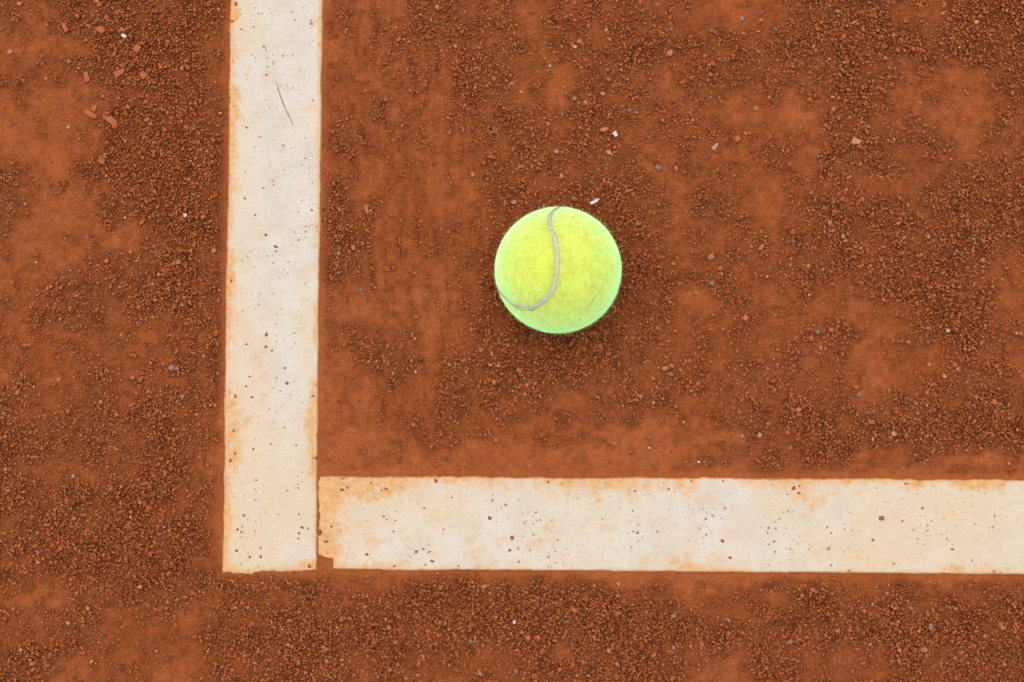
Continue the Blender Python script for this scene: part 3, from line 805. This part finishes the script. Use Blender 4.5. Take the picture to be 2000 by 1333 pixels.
gxs, gys, gzs, gss, gds = [np.concatenate([s[k] for s in sets]) for k in range(5)]
N = len(gxs)
print("grains", N)
r = np.random.default_rng(99)
pal = np.array([(.35, .118, .046), (.41, .152, .070), (.47, .195, .100), (.29, .088, .028), (.20, .058, .017), (.37, .112, .036), (.30, .185, .115), (.12, .065, .035), (.58, .36, .22)])
pw = np.array([.22, .17, .10, .19, .15, .13, .02, .02, .004])
ci = r.choice(len(pal), N, p=pw / pw.sum())
col = np.array((.93, .81, .64)) * pal[ci] * np.exp(r.normal(0, .10, N))[:, None]
sc3 = gss[:, None] * np.exp(r.normal(0, .22, (N, 3)))
sc3[:, 2] *= .85
rot = np.c_[r.uniform(-.6, .6, N), r.uniform(-.6, .6, N), r.uniform(0, 6.28, N)]
pm = bpy.data.meshes.new("clay_grit")
pm.vertices.add(N); pm.vertices.foreach_set("co", np.c_[gxs, gys, gzs].astype(np.float32).ravel())
add_attr(pm, "grain_scale", sc3, 'FLOAT_VECTOR'); add_attr(pm, "grain_rot", rot, 'FLOAT_VECTOR')
add_attr(pm, "grain_colour", np.c_[col, np.ones(N)], 'FLOAT_COLOR')
grit = obj("clay_grit", pm, grain_mat, label="loose crushed brick grit strewn in patches over the red clay", cat="grit", kind="stuff")
ng = bpy.data.node_groups.new("grit_scatter", 'GeometryNodeTree')
ng.interface.new_socket("Geometry", in_out='INPUT', socket_type='NodeSocketGeometry')
ng.interface.new_socket("Geometry", in_out='OUTPUT', socket_type='NodeSocketGeometry')
gi = ng.nodes.new("NodeGroupInput"); go = ng.nodes.new("NodeGroupOutput")
L_ = ng.links.new
m2p = ng.nodes.new("GeometryNodeMeshToPoints"); L_(gi.outputs[0], m2p.inputs["Mesh"])
iop = ng.nodes.new("GeometryNodeInstanceOnPoints"); L_(m2p.outputs[0], iop.inputs["Points"])
g2i = ng.nodes.new("GeometryNodeGeometryToInstance")
for k in range(6):
    ic = ng.nodes.new("GeometryNodeMeshIcoSphere"); ic.inputs["Radius"].default_value = 1.0; ic.inputs["Subdivisions"].default_value = 2
    sp = ng.nodes.new("GeometryNodeSetPosition"); L_(ic.outputs[0], sp.inputs["Geometry"])
    po = ng.nodes.new("GeometryNodeInputPosition")
    ad = ng.nodes.new("ShaderNodeVectorMath"); ad.operation = 'ADD'; L_(po.outputs[0], ad.inputs[0]); ad.inputs[1].default_value = (k * 7.3, k * 3.1, k * 5.7)
    tx = ng.nodes.new("ShaderNodeTexNoise"); L_(ad.outputs[0], tx.inputs["Vector"]); tx.inputs["Scale"].default_value = 1.1; tx.inputs["Detail"].default_value = 1.5
    sb2 = ng.nodes.new("ShaderNodeVectorMath"); sb2.operation = 'SUBTRACT'; L_(tx.outputs["Color"], sb2.inputs[0]); sb2.inputs[1].default_value = (.5, .5, .5)
    scl = ng.nodes.new("ShaderNodeVectorMath"); scl.operation = 'SCALE'; L_(sb2.outputs[0], scl.inputs[0]); scl.inputs["Scale"].default_value = 1.25
    L_(scl.outputs[0], sp.inputs["Offset"])
    sm = ng.nodes.new("GeometryNodeSetMaterial"); sm.inputs["Material"].default_value = grain_mat; L_(sp.outputs[0], sm.inputs["Geometry"])
    sh = ng.nodes.new("GeometryNodeSetShadeSmooth"); sh.inputs["Shade Smooth"].default_value = True; L_(sm.outputs[0], sh.inputs["Geometry"])
    L_(sh.outputs[0], g2i.inputs[0])
L_(g2i.outputs[0], iop.inputs["Instance"]); iop.inputs["Pick Instance"].default_value = True
ri = ng.nodes.new("FunctionNodeRandomValue"); ri.data_type = 'INT'
for s in ri.inputs:
    if s.type == 'INT' and s.name == 'Max': s.default_value = 5
    if s.type == 'INT' and s.name == 'Min': s.default_value = 0
L_([s for s in ri.outputs if s.type == 'INT'][0], iop.inputs["Instance Index"])
def named(nm):
    nd = ng.nodes.new("GeometryNodeInputNamedAttribute"); nd.data_type = 'FLOAT_VECTOR'; nd.inputs["Name"].default_value = nm
    return nd.outputs["Attribute"]
L_(named("grain_rot"), iop.inputs["Rotation"]); L_(named("grain_scale"), iop.inputs["Scale"])
L_(iop.outputs[0], go.inputs[0])
md = grit.modifiers.new("grit_scatter", 'NODES'); md.node_group = ng
